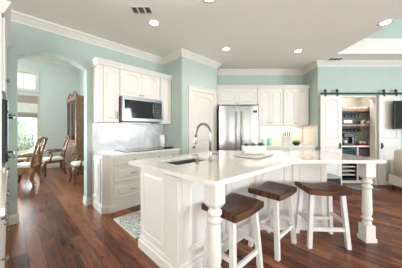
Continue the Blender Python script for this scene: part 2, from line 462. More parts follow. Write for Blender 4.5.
# dining room behind the arch: far wall along the range wall, right wall square to it
FD, RA, LA_, DH = -4.57, 1.80, -3.4, 3.72
WX0, WX1 = -0.36, 0.60
b = B()
b.plate([(LA_, 0), (RA + .1, 0), (RA + .1, DH + .1), (LA_, DH + .1)],
        [[(WX0, .58), (WX1, .58), (WX1, 2.38), (WX0, 2.38)], [(WX0, 2.60), (WX1, 2.60), (WX1, 3.15), (WX0, 3.15)],
         [(-2.1, .58), (-1.14, .58), (-1.14, 2.38), (-2.1, 2.38)], [(-2.1, 2.60), (-1.14, 2.60), (-1.14, 3.15), (-2.1, 3.15)]], 0, 0.16, 'y')
struct(b.build('wall_dining', M_DINE, None, D(0, FD), RZ_RANGE))
b = B(); b.box(RA, RA + .1, .0, -FD - .19, 0, DH); struct(b.build('wall_dining_right', M_DINE, None, D(0, -.19), RZ_RANGE))
b = B(); b.box(LA_ - .1, LA_, .0, -FD - .19, 0, DH); struct(b.build('wall_dining_left', M_DINE, None, D(0, -.19), RZ_RANGE))
b = B(); b.box(LA_ - .1, RA + .1, .0, -FD - .03, DH, DH + .1); struct(b.build('ceiling_dining', M_CREAM, None, D(0, -.19), RZ_RANGE))
CR2 = [(0, DH - .15), (.015, DH - .15), (.1, DH - .03), (.1, DH), (0, DH)]
b = B(); b.sweep(CR2, [D(LA_, FD)[:2], D(RA, FD)[:2], D(RA, -.2)[:2]]); struct(b.build('trim_5', M_TRIM))
b = B(); b.sweep(BASE, [D(LA_, FD)[:2], D(RA, FD)[:2], D(RA, -.2)[:2]]); struct(b.build('baseboard_dining', M_TRIM))

def window(n, x0, x1, z0, z1, nx, nz, label=None):
    root = B()
    t = .06
    root.box(x0 - t, x1 + t, -.03, -.001, z1, z1 + t, .004); root.box(x0 - t, x1 + t, -.04, -.001, z0 - t, z0, .004)
    root.box(x0 - t, x0, -.03, -.001, z0, z1, .004); root.box(x1, x1 + t, -.03, -.001, z0, z1, .004)
    root.box(x0, x0 + .04, .03, .08, z0, z1); root.box(x1 - .04, x1, .03, .08, z0, z1)
    root.box(x0 + .04, x1 - .04, .03, .08, z0, z0 + .045); root.box(x0 + .04, x1 - .04, .03, .08, z1 - .045, z1)
    o = struct(root.build('window_%d' % n, M_TRIM, None, D(0, FD), RZ_RANGE))
    g = B()
    for i in range(1, nx): g.box(x0 + (x1 - x0) * i / nx - .011, x0 + (x1 - x0) * i / nx + .011, .04, .07, z0 + .045, z1 - .045)
    for i in range(1, nz): g.box(x0 + .04, x1 - .04, .041, .069, z0 + (z1 - z0) * i / nz - .011, z0 + (z1 - z0) * i / nz + .011)
    g.build('muntins', M_TRIM, o)
    p = B(); p.box(x0 + .03, x1 - .03, .053, .057, z0 + .03, z1 - .03); p.build('pane', M_PANE, o)
window(1, WX0, WX1, .58, 2.38, 3, 5); window(2, WX0, WX1, 2.60, 3.15, 3, 1)
window(3, -2.1, -1.14, .58, 2.38, 3, 5); window(4, -2.1, -1.14, 2.60, 3.15, 3, 1)  # unseen pair, added to let the fill light in
# daylight at the seen window, and added fill behind the unseen left one
nx_, ny_ = R2, -R2
p = D(.12, FD - .25, 1.6); area_light('dining_window_fill', p, (nx_, ny_, .2), .95, 2.6, 90, (0.9, 0.96, 1.0))
p = D(-1.62, FD - .25, 1.6); area_light('dining_window_fill', p, (nx_, ny_, .3), .95, 2.6, 680, (0.9, 0.96, 1.0))  # main fill, added to brighten the dining room

# garden beyond the windows
b = B(); b.box(-16, -6.6, 6.2, 16, -.35, -.3); 
struct(b.build('lawn_ground', M_GRASS))
def tree(x, y, h, r, label):
    t = thing('garden_tree', label, 'tree', (x, y, -.3))
    B().tube([(0, 0, 0), (.05, 0, h * .4), (0, .05, h * .75)], [.12, .09, .05], 8).build('trunk', M_BARK, t)
    k = B()
    for i in range(16):
        th = i * 2.4; rr = r * (0.25 + .6 * random.random())
        k.ball((rr * math.cos(th), rr * math.sin(th), h * (.45 + .5 * random.random())), r * (.32 + .2 * random.random()), sub=2)
    k.build('foliage', M_OUTLEAF, t)
q = D(.15, -9.5); tree(q.x, q.y, 2.0, 1.0, 'leafy garden tree outside the dining window, seen through the lower panes')

# roman shade
t = thing('roman_shade', 'folded taupe and white roman shade on the dining room window', 'window shade', D(.12, FD + .035), RZ_RANGE)
B().box(-.52, .52, -.03, 0, 2.36, 2.41, .004).build('headrail', M_SHADE, t)
k = B()
for i, (z0, z1) in enumerate(((2.16, 2.36),)): k.loft([[(-.5, -.008, z0), (.5, -.008, z0), (.5, 0, z0), (-.5, 0, z0)], [(-.5, -.03, z1), (.5, -.03, z1), (.5, -.02, z1), (-.5, -.02, z1)]])
k.build('valance', M_SHADE, t)
k = B()
for i in range(3):
    z = 2.16 - .1 * i
    k.loft([[(-.5, -.03, z - .1), (.5, -.03, z - .1), (.5, -.004, z - .1), (-.5, -.004, z - .1)], [(-.5, -.012, z), (.5, -.012, z), (.5, -.002, z), (-.5, -.002, z)]])
k.build('sheer_panel', M_SHEER, t)
k = B()
for i in range(3):
    z = 1.86 - .055 * i
    k.loft([[(-.5, -.045, z - .055), (.5, -.045, z - .055), (.5, -.004, z - .055), (-.5, -.004, z - .055)], [(-.5, -.015, z), (.5, -.015, z), (.5, -.002, z), (-.5, -.002, z)]])
k.build('hem_folds', M_SHADE, t)

# ------------------------------------------------------------------ doors
def knob_mesh(x, z, y=-.02, r=.014):
    return B().lathe([(.006, 0), (.006, .014), (r, .018), (r, .026), (r * .6, .031)], seg=10, M=Matrix.Translation((x, y, z)) @ Matrix.Rotation(math.pi / 2, 4, 'X'))
# pantry door: local x along the pantry face
ob = B(); ob.panel(.245, .975, .01, 2.135, -.022, .020, [(.01, .82, 0), (.82, .98, 0), (.98, 2.135, .10)], .085)
dr = struct(ob.build('door_1', M_TRIM, None, D(2.463, .684), RZ_RANGE))
knob_mesh(.30, .93, -.022, .026).build('door_knob', M_BLACK, dr)
b = B()
for x in (.165, .98): b.box(x, x + .075, -.03, -.001, 0, 2.215, .004)
b.box(.24, .98, -.03, -.001, 2.14, 2.215, .004); b.box(.155, 1.065, -.036, -.001, 2.216, 2.245, .004)
struct(b.build('trim_6', M_TRIM, None, D(2.463, .684), RZ_RANGE))

def barn_door(n, x0, x1, hx):
    o = B(); o.panel(x0, x1, .02, 2.105, YB - .085, .035, [(.02, .78, 0), (.78, 1.0, 0), (1.0, 2.105, .075)], .085)
    d = struct(o.build('door_%d' % n, M_CAB))
    w = x1 - x0
    for f in (.22, .78):
        h = B(); x = x0 + w * f
        h.box(x - .02, x + .02, YB - .094, YB - .087, 2.085, 2.215, .002)
        h.lathe([(.012, -.008), (.034, -.008), (.034, .008), (.012, .008)], seg=14, M=Matrix.Translation((x, YB - .075, 2.215)) @ Matrix.Rotation(math.pi / 2, 4, 'X'))
        h.build('hanger', M_BLACK, d)
    h = B(); h.box(hx - .012, hx + .012, YB - .1, YB - .087, .86, 1.0, .003); h.tube([(hx, YB - .1, .89), (hx, YB - .125, .90), (hx, YB - .125, .96), (hx, YB - .1, .97)], .008, 6)
    h.build('door_pull', M_BLACK, d)
barn_door(2, 2.785, 3.275, 3.225); barn_door(3, 4.145, 4.645, 4.195)
t = thing('door_rail', 'black steel sliding door rail over the coffee niche', 'rail', (0, YB, 0))
B().box(2.79, 4.95, -.078, -.068, 2.130, 2.172, .002).build('track', M_BLACK, t)
for x in (2.95, 3.45, 3.95, 4.5): B().lathe([(.012, 0), (.012, .066)], seg=8, M=Matrix.Translation((x, -.001, 2.151)) @ Matrix.Rotation(math.pi / 2, 4, 'X')).build('standoff', M_BLACK, t)

# ------------------------------------------------------------------ cabinets
def crown_cab(t, w, dep, z, left=True, right=True):
    pr = [(0, z - .085), (.012, z - .085), (.02, z - .06), (.05, z - .012), (.055, z), (0, z)]
    path = []
    if left: path.append((0, -.002))
    path += [(0, -dep), (w, -dep)]
    if right: path.append((w, -.002))
    B().sweep(pr, path).build('crown', M_CAB, t)
def cup_pull(x, z, y):
    k = B(); pts = []
    for i in range(9):
        a = math.pi * i / 8
        pts.append((x - .045 * math.cos(a), y - .022 * math.sin(a) - .002, z + .004 - .012 * math.sin(a)))
    k.tube(pts, [.005] + [.008] * 7 + [.005], 6)
    return k
def upper(name, label, loc, rz, w, z0, z1, ndoors, arch_=.045, dep=.33, knobs='pull', crown=(True, True), hinge='r', filler=0.0):
    t = thing(name, label, 'cabinet', loc, rz)
    B().box(0, w, -dep + .02, -.002, z0, z1, .002).build('body', M_CAB, t)
    crown_cab(t, w, dep, z1 + .07, *crown)
    x0 = filler + .012; dw = (w - .012 - x0) / ndoors
    for i in range(ndoors):
        a, c = x0 + dw * i + .002, x0 + dw * (i + 1) - .002
        o = B(); o.panel(a, c, z0 + .012, z1 - .02, -dep - .001, .02, [(z0 + .012, z1 - .02, arch_)], min(.046, (c - a) * .16)); d = o.build('door', M_CAB, t)
        if ndoors == 2: kx = c - .03 if i == 0 else a + .03
        else: kx = c - .035 if hinge == 'l' else a + .035
        if knobs == 'pull':
            k = B(); k.tube([(kx, -dep, z0 + .07), (kx, -dep - .028, z0 + .085), (kx, -dep - .03, z0 + .13), (kx, -dep - .028, z0 + .175), (kx, -dep, z0 + .19)], .0065, 6); k.build('handle', M_NICKEL, d)
        else: knob_mesh(kx, z0 + .055, -dep, .014).build('knob', M_NICKEL, d)
    return t
UZ0, UZ1 = 1.43, 2.39
upper('wall_cabinet', 'tall white wall cabinet with one arched door, left of the microwave', D(1.0, 0), RZ_RANGE, .345, UZ0, UZ1, 1, .05, crown=(True, False), hinge='l', filler=.07)
upper('wall_cabinet', 'short white wall cabinet with two arched doors above the microwave', D(1.347, 0), RZ_RANGE, .823, 1.90, UZ1, 2, .07, knobs='knob', crown=(False, False))
upper('wall_cabinet', 'narrow white wall cabinet between the microwave and the pantry wall', D(2.172, 0), RZ_RANGE, .286, UZ0, UZ1, 1, .04, crown=(False, False), hinge='r')

# microwave
t = thing('microwave', 'stainless over-the-range microwave with black glass door', 'microwave', D(1.352, 0, 1.462), RZ_RANGE)
B().box(0, .81, -.40, -.002, 0, .43, .004).build('case', M_DSTEEL, t)
k = B(); k.plate([(0.004, .0), (.806, 0), (.806, .428), (.004, .428)], [[(.04, .05), (.79, .05), (.79, .375), (.04, .375)]], -.43, -.402, 'y'); f = k.build('door_frame', M_DSTEEL, t)
B().box(.041, .605, -.428, -.404, .051, .374).build('door_glass', M_BLACKGLASS, t)
k = B(); k.box(.61, .789, -.428, -.404, .051, .374); cp = k.build('control_panel', M_BLACKP, t)
k = B()
for i in range(4):
    for j in range(3): k.box(.635 + j * .045, .662 + j * .045, -.4305, -.428, .09 + i * .04, .112 + i * .04)
k.build('buttons', mat('button_grey', (.09, .09, .09), .5), cp)
k = B(); k.box(.635, .755, -.4305, -.428, .275, .315); k.build('display', M_BLUEGLASS, cp)
B().tube([(.588, -.428, .09), (.588, -.455, .10), (.588, -.455, .33), (.588, -.428, .34)], .007, 6).build('handle', M_STEEL, t)
B().box(.02, .79, -.38, -.05, -.012, -.001).build('vent_grille', M_BLACKP, t)

def drawer_front(t, x0, x1, z0, z1, yf, pull='cup'):
    o = B(); o.panel(x0, x1, z0, z1, yf, .02, None, .034); d = o.build('drawer', M_CAB, t)
    xm, zm = (x0 + x1) / 2, (z0 + z1) / 2
    if pull == 'cup': cup_pull(xm, zm, yf).build('handle', M_NICKEL, d)
    else: knob_mesh(xm, zm, yf, .013).build('knob', M_NICKEL, d)
def base_cabinet(label, loc, rz, w, spec, h=.885, dep=.62, name='base_cabinet', chamfer=False):
    t = thing(name, label, 'cabinet', loc, rz)
    y = -dep + .021
    k = B()
    if chamfer:
        k.plate([(0, -.002), (0, -dep + .1), (.1, y), (w, y), (w, -.002)], [], .0, h, 'z')
        k.sweep([(0, 0), (.014, 0), (.014, .095), (.006, .12), (0, .12)], [(0, -.03), (0, -dep + .1), (.1, y), (.16, y)])
        o = k.build('body', M_CAB, t)
        e = B(); e.panel(.04, dep - .16, .15, h - .03, -.012, .011, None, .06, M=Matrix.Rotation(-math.pi / 2, 4, 'Z') @ Matrix.Translation((0, 0, 0))); e.build('end_panel', M_CAB, t)
    else:
        k.box(0, w, y, -.002, .10, h); k.box(0, w, y + .07, -.002, 0, .10)
        k.build('body', M_CAB, t)
    for kind, x0, x1, z0, z1 in spec:
        if kind == 'door':
            o = B(); o.panel(x0, x1, z0, z1, -dep, .02, None, .06); d = o.build('door', M_CAB, t)
            knob_mesh(x1 - .035, z1 - .06, -dep, .013).build('knob', M_NICKEL, d)
        else: drawer_front(t, x0, x1, z0, z1, -dep, kind)
    return t
base_cabinet('white drawer cabinet under the left end of the cooktop counter', D(1.0, 0), RZ_RANGE, .80,
             [('knob', .15, .785, .735, .865), ('cup', .15, .785, .47, .715), ('cup', .15, .785, .20, .45)], chamfer=True)
k = B()
base_cabinet('white cabinet with top drawers beneath the cooktop, next to the pantry wall', D(1.802, 0), RZ_RANGE, .655,
             [('knob', .01, .32, .735, .865), ('knob', .33, .645, .735, .865), ('door', .01, .32, .12, .715), ('door', .33, .645, .12, .715)])
# counter, cooktop
CT = .925
k = B(); k.plate([(-.012, -.002), (-.012, -.52), (.09, -.645), (1.458, -.645), (1.458, -.002)], [], .887, CT, 'z', .004)
tag(k.build('countertop', M_QUARTZ, None, D(1.0, 0), RZ_RANGE), 'pale quartz countertop on the cabinets below the microwave', 'countertop')
t = thing('cooktop', 'black glass cooktop set on the counter under the microwave', 'cooktop', D(1.36, .02, CT), RZ_RANGE)
B().box(0, .80, -.575, -.065, .001, .009, .003).build('glass_top', M_BLACKGLASS, t)
k = B()
for x, y, r in ((.2, -.2, .085), (.2, -.45, .10), (.55, -.2, .10), (.55, -.45, .075)): k.lathe([(r, .0092), (r, .0098), (r - .006, .0098), (r - .006, .0092)], (x, y, 0), 24, ring=True)
k.build('burner_ring', mat('burner_grey', (.12, .12, .12), .4), t)
k = B(); k.box(1.0, 2.458, .0, .012, CT + .001, 1.90); struct(k.build('backsplash', M_TILE, None, D(0, .013), RZ_RANGE))
t = thing('paper_towel_roll', 'white paper towel roll standing at the right end of the cooktop counter', 'paper towel', D(2.27, .26, CT))
B().lathe([(.07, .001), (.07, .012), (.01, .014), (.008, .30), (.0, .305)], seg=16).build('holder', M_NICKEL, t)
B().lathe([(.012, .016), (.052, .016), (.052, .275), (.012, .275)], seg=20).build('roll', M_PAPER, t)
k = B(); k.lathe([(.02, .001), (.085, .004), (.105, .02), (.10, .022), (.08, .009), (.0, .007)], seg=20)
tag(k.build('spoon_rest', M_BLACKP, None, D(2.29, .46, CT)), 'dark round dish on the counter beside the paper towel roll', 'dish')
def plate_switch(loc, rz, label, name='light_switch'):
    t = thing(name, label, 'switch' if name == 'light_switch' else 'outlet', loc, rz)
    B().box(-.04, .04, -.007, -.001, -.06, .06, .003).build('cover_plate', M_TRIM, t)
    k = B()
    if name == 'light_switch': k.box(-.016, .016, -.011, -.0075, -.033, .033, .002)
    else: k.box(-.016, .016, -.010, -.0075, .006, .034, .002); k.box(-.016, .016, -.010, -.0075, -.034, -.006, .002)
    k.build('rocker' if name == 'light_switch' else 'socket', M_CER, t)
plate_switch(D(1.09, .014, 1.18), RZ_RANGE, 'white double switch plate on the marble backsplash left of the cooktop')
plate_switch(D(1.0, FD + .001, .36), RZ_RANGE, 'white wall outlet low on the dining room wall', 'wall_outlet')

# tall oven cabinet at the left edge; local -y faces along the range wall
RZ_OV = math.radians(135)
OVL = D(-.04, 0)
t = thing('oven_cabinet', 'tall white oven cabinet beside the arch at the left edge', 'cabinet', D(-.04, 1.18), RZ_OV)
# local x runs back to the wall
k = B(); k.box(0, 1.16, .021, .64, 0, .98); k.box(0, .10, .021, .64, .98, 1.60); k.box(.86, 1.16, .021, .64, .98, 1.60); k.box(0, 1.16, .021, .64, 1.60, 2.40); k.box(.10, .86, .58, .64, .98, 1.60)
k.build('body', M_CAB, t)
B().sweep([(0, 2.37), (.012, 2.37), (.055, 2.45), (.06, 2.47), (0, 2.47)], [(0, .6), (0, 0.02), (1.16, 0.02)]).build('crown', M_CAB, t)
for x0, x1 in ((.02, .575), (.585, 1.14)):
    o = B(); o.panel(x0, x1, 1.66, 2.34, 0, .02, None, .06); d = o.build('door', M_CAB, t); knob_mesh((x1 - .04 if x0 < .5 else x0 + .04), 1.86, 0, .016).build('knob', M_NICKEL, d)
for z0, z1 in ((.13, .39), (.41, .67), (.69, .95)):
    o = B(); o.panel(.02, 1.14, z0, z1, 0, .02, None, .05); d = o.build('drawer', M_CAB, t)
    for x in (.3, .86): knob_mesh(x, (z0 + z1) / 2, 0, .017).build('knob', M_NICKEL, d)
t = thing('wall_oven', 'black wall oven built into the tall cabinet at the left edge', 'oven', D(-.04, 1.18), RZ_OV)
B().box(.105, .855, .0, .57, .985, 1.595, .004).build('case', M_BLACKP, t)
k = B(); k.box(.11, .85, -.022, -.001, .99, 1.47, .004); d = k.build('oven_door', M_BLACKGLASS, t)
for z in (1.45, 1.03):
    k = B(); k.tube([(.17, -.022, z), (.17, -.06, z), (.79, -.06, z), (.79, -.022, z)], .012, 8); k.build('handle', M_STEEL, d)
B().box(.11, .85, -.022, -.001, 1.48, 1.59, .004).build('control_panel', M_BLACKGLASS, t)
t = thing('base_cabinet', 'white base cabinet with drawers at the lower left corner, nearest the camera', 'cabinet', D(-.04, 2.38), RZ_OV)
k = B(); k.box(0, 1.18, .021, .64, .10, .885); k.box(0, 1.18, .09, .64, 0, .10); k.build('body', M_CAB, t)
for x0, x1 in ((.01, .58), (.60, 1.17)):
    for z0, z1 in ((.13, .39), (.41, .67), (.69, .87)):
        o = B(); o.panel(x0, x1, z0, z1, 0, .02, None, .04); d = o.build('drawer', M_CAB, t); knob_mesh((x0 + x1) / 2, (z0 + z1) / 2, 0, .017).build('knob', M_NICKEL, d)
k = B(); k.box(0, 1.175, -.02, .64, .887, .925, .004)
tag(k.build('countertop', M_QUARTZ, None, D(-.04, 2.38), RZ_OV), 'pale countertop at the left edge beside the oven cabinet', 'countertop')

# ------------------------------------------------------------------ fridge wall
FX0, FX1, FY = .425, 1.335, 4.42
t = thing('refrigerator', 'stainless french door refrigerator beside the pantry', 'refrigerator', (FX0, FY, 0))
w = FX1 - FX0
B().box(0, w, .065, .70, .02, 1.85, .005).build('case', mat('fridge_grey', (.25, .25, .26), .4, .6), t)
for x0, x1, hx in ((0, w / 2 - .003, w / 2 - .05), (w / 2 + .003, w, w / 2 + .05)):
    k = B()
    n = 10; rings = []
    prof = [(x0 + (x1 - x0) * i / n, .012 * (2 * i / n - 1) ** 2) for i in range(n + 1)]
    out = [(x, y) for x, y in prof] + [(x1, .06), (x0, .06)]
    k.plate(out, [], .72, 1.865, 'z', .004); d = k.build('door', M_STEEL, t)
    k = B(); k.tube([(hx, .01, .82), (hx, -.045, .85), (hx, -.05, 1.25), (hx, -.045, 1.70), (hx, .01, 1.73)], .011, 8); k.build('handle', M_STEEL, d)
    if x0 > .1:
        k = B(); k.box(x1 - .12, x1 - .03, -.004, .006, 1.70, 1.76, .002); k.build('badge_plate', M_BLACKP, d)
k = B(); k.box(0, w, .0, .06, .06, .71, .008); d = k.build('freezer_drawer', M_STEEL, t)
k = B(); k.tube([(.08, .0, .63), (.08, -.045, .63), (w - .08, -.045, .63), (w - .08, .0, .63)], .011, 8); k.build('handle', M_STEEL, d)

FZ0, FZ1 = 1.42, 2.36
upper('wall_cabinet', 'low wide white cabinet with two arched doors above the refrigerator', (.40, YF, 0), 0, 1.03, 1.94, FZ1, 2, .05, knobs='knob', crown=(False, False))
k = B(); k.box(1.37, 1.43, 4.50, YF - .002, 0, 1.935, .002); tag(k.build('end_panel', M_CAB), 'tall white side panel on the right of the refrigerator', 'panel')
upper('wall_cabinet', 'white two-door wall cabinet next to the refrigerator, above the mint canisters', (1.434, YF, 0), 0, .653, FZ0, FZ1, 2, .05, knobs='knob', crown=(False, False))
upper('wall_cabinet', 'white two-door wall cabinet at the right end, above the knife block', (2.09, YF, 0), 0, .655, FZ0, FZ1, 2, .05, knobs='knob', crown=(False, False))
base_cabinet('white base cabinet behind the island, right of the refrigerator', (1.434, YF, 0), 0, .655, [('knob', .01, .645, .735, .865), ('door', .01, .322, .12, .715), ('door', .33, .645, .12, .715)])
base_cabinet('white base cabinet behind the island, in the corner by the sliding door', (2.091, YF, 0), 0, .655, [('knob', .01, .645, .735, .865), ('door', .01, .322, .12, .715), ('door', .33, .645, .12, .715)])
k = B(); k.box(1.434, XR - .003, YF - .645, YF - .002, .887, CT, .004); tag(k.build('countertop', M_QUARTZ), 'pale countertop along the back wall right of the refrigerator', 'countertop')
k = B(); k.box(1.434, XR - .015, -.012, 0, CT + .001, FZ0 - .001)
struct(k.build('backsplash', vein_material('cream_tile', (.78, .74, .66), (.66, .6, .5), .3, 4, .4, 0, bricks=(.15, .075), grout=(.66, .62, .55)), None, (0, YF - .001, 0)))
k = B(); k.box(0, .645, -.012, -.001, CT + .001, FZ0 - .001)
struct(k.build('backsplash_side', MATS['cream_tile'], None, (XR - .0, YF - .02, 0), -math.pi / 2))

def canister(x, y, label, s=1.0):
    t = thing('canister', label, 'canister', (x, y, CT), 0, 'mint canisters on the back counter')
    B().lathe([(.045 * s, .001), (.055 * s, .01), (.055 * s, .12 * s), (.048 * s, .125 * s)], seg=18).build('jar', M_MINT, t)
    B().lathe([(.05 * s, .126 * s), (.056 * s, .13 * s), (.05 * s, .145 * s), (.012, .15 * s), (.014, .165 * s), (0, .17 * s)], seg=18).build('lid', M_MINT, t)
canister(1.56, 4.82, 'mint green canister nearest the refrigerator on the back counter', .95)
canister(1.73, 4.80, 'wider mint green canister left of the knife block', 1.15)
t = thing('knife_block', 'pale knife block on the counter under the right wall cabinet', 'knife block', (2.17, 4.80, CT))
k = B(); k.loft([[(-.10, -.07, .001), (.10, -.07, .001), (.10, .07, .001), (-.10, .07, .001)], [(-.10, -.05, .20), (.10, -.05, .20), (.10, .10, .24), (-.10, .10, .24)]]); k.build('block', mat('block_grey', (.55, .54, .52), .5), t)
for i in range(4):
    kn = thing('kitchen_knife', ['black handled knife at the left end of the knife block', 'second black handled knife from the left in the knife block', 'third black handled knife from the left in the knife block', 'black handled knife at the right end of the knife block'][i], 'knife', (2.17 - .07 + .047 * i, 4.80, CT + .222), 0, 'knives in the block')
    B().box(-.002, .002, .005, .03, -.10, .0).build('blade', M_STEEL, kn)
    B().tube([(0, .018, .001), (0, .014, .05), (0, .006, .11 + .012 * (i % 2))], [.010, .012, .011], 8).build('handle', M_BLACKP, kn)
t = thing('potted_plant', 'small lime green plant in a dark bowl at the counter corner', 'plant', (2.40, 4.78, CT))
B().lathe([(.05, .001), (.09, .03), (.10, .065), (.09, .065), (.06, .03)], seg=18).build('bowl', M_BLACKP, t)
k = B()
for i in range(34):
    a = i * 2.4; l = .06 + .06 * random.random(); el = .3 + 1.0 * random.random()
    p0 = Vector((.03 * math.cos(a), .03 * math.sin(a), .04)); p1 = p0 + l * Vector((math.cos(a) * math.cos(el), math.sin(a) * math.cos(el), math.sin(el)))
    k.tube([p0, (p0 + p1) / 2 + Vector((0, 0, .01)), p1], [.006, .017, .003], 5, flat=.3)
k.build('foliage', M_LIME, t)

# ------------------------------------------------------------------ island
IC, IB = .955, .918
LB = (-.667, 2.11); Q = (-.1785, 1.6215); T1 = (.69, 2.49); R1 = (1.65, 2.49); RB = (1.65, 3.10); LB2 = (.313, 3.09)
t = thing('kitchen_island', 'white panelled kitchen island base in front of the sink', 'island')
sink_c = D(0, 0)
Lc = Vector((-.812, 2.115))
def I(u, n): return (Lc.x + R2 * (u + n), Lc.y + R2 * (u - n))      # along the far edge, towards the camera
HOLE = [I(.24, .22), I(.24, .58), I(.78, .58), I(.78, .22)]
k = B(); k.plate([LB, Q, T1, R1, RB, LB2], [], 0, IB - .26)
inner = lambda p: p
k.plate([LB, Q, T1, R1, RB, LB2], [[I(.20, .18), I(.20, .62), I(.82, .62), I(.82, .18)]], IB - .26, IB)
k.build('body', M_CAB, t)
prof = [(0, 0), (.022, 0), (.022, .085), (.012, .10), (.012, .125), (.004, .14), (0, .14)]
B().sweep(prof, [LB2, LB, Q, T1, R1, RB]).build('base_moulding', M_CAB, t)
MI = Matrix.Translation((LB[0], LB[1], 0)) @ Matrix.Rotation(-math.pi / 4, 4, 'Z')
k = B(); k.panel(.02, .50, .16, .90, -.014, .013, None, .05, M=MI); k.build('end_panel', M_CAB, t)
k = B(); k.box(.515, .688, -.022, -.001, .15, .905, .004, M=MI); k.box(.505, .70, -.04, -.001, .845, .90, .006, M=MI); k.box(.51, .695, -.032, -.001, .82, .845, .005, M=MI)
k.build('pilaster', M_CAB, t)
MS = Matrix.Translation((Q[0], Q[1], 0)) @ Matrix.Rotation(math.pi / 4, 4, 'Z')
LQ = (T1[0] - Q[0]) / R2
k = B()
for i in range(2): k.panel(.02 + i * LQ / 2, LQ / 2 * (i + 1) - .02, .17, .89, -.012, .011, None, .07, M=MS)
MF = Matrix.Translation((T1[0], T1[1], 0))
for i in range(2): k.panel(.03 + i * .48, .46 + i * .48, .17, .89, -.012, .011, None, .06, M=MF)
k.build('seating_panel', M_CAB, t)

t = thing('island_countertop', 'large cream quartz island countertop with sink cutout and bar overhang', 'countertop')
A = (.0975, 1.26)
k = B(); k.plate([tuple(Lc), (A[0] - .025, A[1] + .022), (A[0], A[1] - .0), (A[0] + .025, A[1] + .022), (1.0, 2.085), (1.06, 2.135), (1.14, 2.157), (2.11, 2.157), (2.11, 3.2), (.273, 3.2)], [HOLE], IB + .001, IC, 'z', .005)
k.build('slab', M_QUARTZ, t)
def post(cx, cy, rz, label=None):
    h = IB - .001; M = Matrix.Translation((cx, cy, 0)) @ Matrix.Rotation(rz, 4, 'Z'); w = .056
    k = B()
    k.box(-w - .010, w + .010, -w - .010, w + .010, 0, .045, .004, M=M)
    k.box(-w, w, -w, w, .045, .19, .005, M=M)
    k.box(-w, w, -w, w, .755, h, .004, M=M)
    k.loft([[(-w, -w, .755), (w, -w, .755), (w, w, .755), (-w, w, .755)], [(-.035, -.035, .725), (.035, -.035, .725), (.035, .035, .725), (-.035, .035, .725)]], M=M)
    k.lathe([(.045, .185), (.046, .20), (.044, .225), (.036, .24), (.050, .25), (.056, .262), (.050, .275), (.038, .285), (.044, .30), (.051, .34), (.045, .60), (.040, .615), (.050, .622), (.054, .633), (.050, .645), (.038, .652), (.038, .668), (.050, .675), (.055, .69), (.050, .705), (.040, .713), (.040, .735)], (0, 0, 0), 24, M=M)
    return k.build('leg', M_CAB, t)
post(.103, 1.335 + .056 * 1.414, math.pi / 4)
post(1.96, 2.245, 0)

# sink, faucet, soap
SU = I(.51, .40)
RZI = math.radians(45)      # local x along u, local y away from the camera
t = thing('sink', 'stainless undermount sink sunk into the island countertop', 'sink', (SU[0], SU[1], 0), RZI)
k = B(); x, y, z0, z1 = .275, .185, .70, IB - .0005
th = .004
k.plate([(-x, -y), (x, -y), (x, y), (-x, y)], [[(-x + th, -y + th), (x - th, -y + th), (x - th, y - th), (-x + th, y - th)]], z0, z1); k.box(-x, x, -y, y, z0 - .004, z0)
k.build('basin', M_SINKSTEEL, t)
B().lathe([(.0, .0005), (.04, .0005), (.045, .004), (.03, .004), (.0, .002)], (0, 0, z0), 16).build('drain', M_STEEL, t)
FA = I(.64, .655)
t = thing('faucet', 'brushed nickel gooseneck faucet on the island', 'faucet', (FA[0], FA[1], IC), RZI)
B().lathe([(.028, .001), (.028, .012), (.021, .02), (.019, .10), (.017, .13)], seg=16).build('base', M_NICKEL, t)
pts = [(0, 0, .13), (0, 0, .24)]
for i in range(13):
    a = math.pi * i / 12
    pts.append((0, .115 - .115 * math.cos(a), .30 + .115 * math.sin(a)))
pts.append((0, .232, .275))
B().tube(pts, .0145, 10).build('spout', M_NICKEL, t)
B().tube([(0, .232, .275), (0, .234, .25), (0, .237, .19), (0, .238, .175)], [.014, .018, .019, .017], 10).build('spray_head', M_NICKEL, t)
k = B(); k.tube([(.018, 0, .075), (.04, 0, .078), (.10, -.01, .07), (.135, -.012, .072)], [.012, .010, .007, .006], 8); k.build('handle', M_NICKEL, t)
SA = I(.44, .655)
t = thing('soap_dispenser', 'small nickel soap pump left of the faucet', 'soap dispenser', (SA[0], SA[1], IC), RZI)
B().lathe([(.020, .001), (.020, .008), (.012, .014), (.011, .055), (.006, .06), (.006, .075), (.012, .077), (.012, .088)], seg=12).build('pump', M_NICKEL, t)
B().tube([(0, 0, .083), (0, .05, .085), (0, .075, .075)], [.007, .006, .005], 8).build('nozzle', M_NICKEL, t)

# tray with planter
t = thing('serving_board', 'pale marble serving board under the white planter', 'board', (.70, 2.52, IC), math.radians(47))
B().box(-.24, .24, -.17, .17, .006, .024, .004).build('board', vein_material('board_marble', (.66, .62, .57), (.4, .36, .33), .25, 9, .5), t)
k = B()
for sx in (-1, 1):
    for sy in (-1, 1): k.lathe([(.012, .001), (.014, .007)], (sx * .2, sy * .13, 0), 8)
k.build('foot', M_BLACKP, t)
PZ = IC + .025
t = thing('planter', 'white embossed rectangular planter on the marble board', 'planter', (.705, 2.55, PZ), math.radians(4))
def rr(hx, hy, z, r=.02):
    pts = []
    for cx, cy, a0 in ((hx - r, hy - r, 0), (-hx + r, hy - r, 90), (-hx + r, -hy + r, 180), (hx - r, -hy + r, 270)):
        for i in range(4):
            a = math.radians(a0 + 30 * i); pts.append((cx + r * math.cos(a), cy + r * math.sin(a), z))
    return pts
k = B(); k.loft([rr(.135, .065, .001), rr(.145, .072, .05), rr(.15, .076, .112), rr(.142, .068, .112), rr(.14, .064, .07)], smooth=True); k.build('pot', M_CER, t)
k = B()
for i in range(9):
    for j in range(2):
        x = -.12 + .03 * i; z = .04 + .04 * j + .01 * (i % 2)
        k.ball((x, -.069 - .0001 * j - .1 * (z - .05) * .08 - .003, z), .009, (1, .5, 1), 1)
k.build('embossing', M_CER, t)
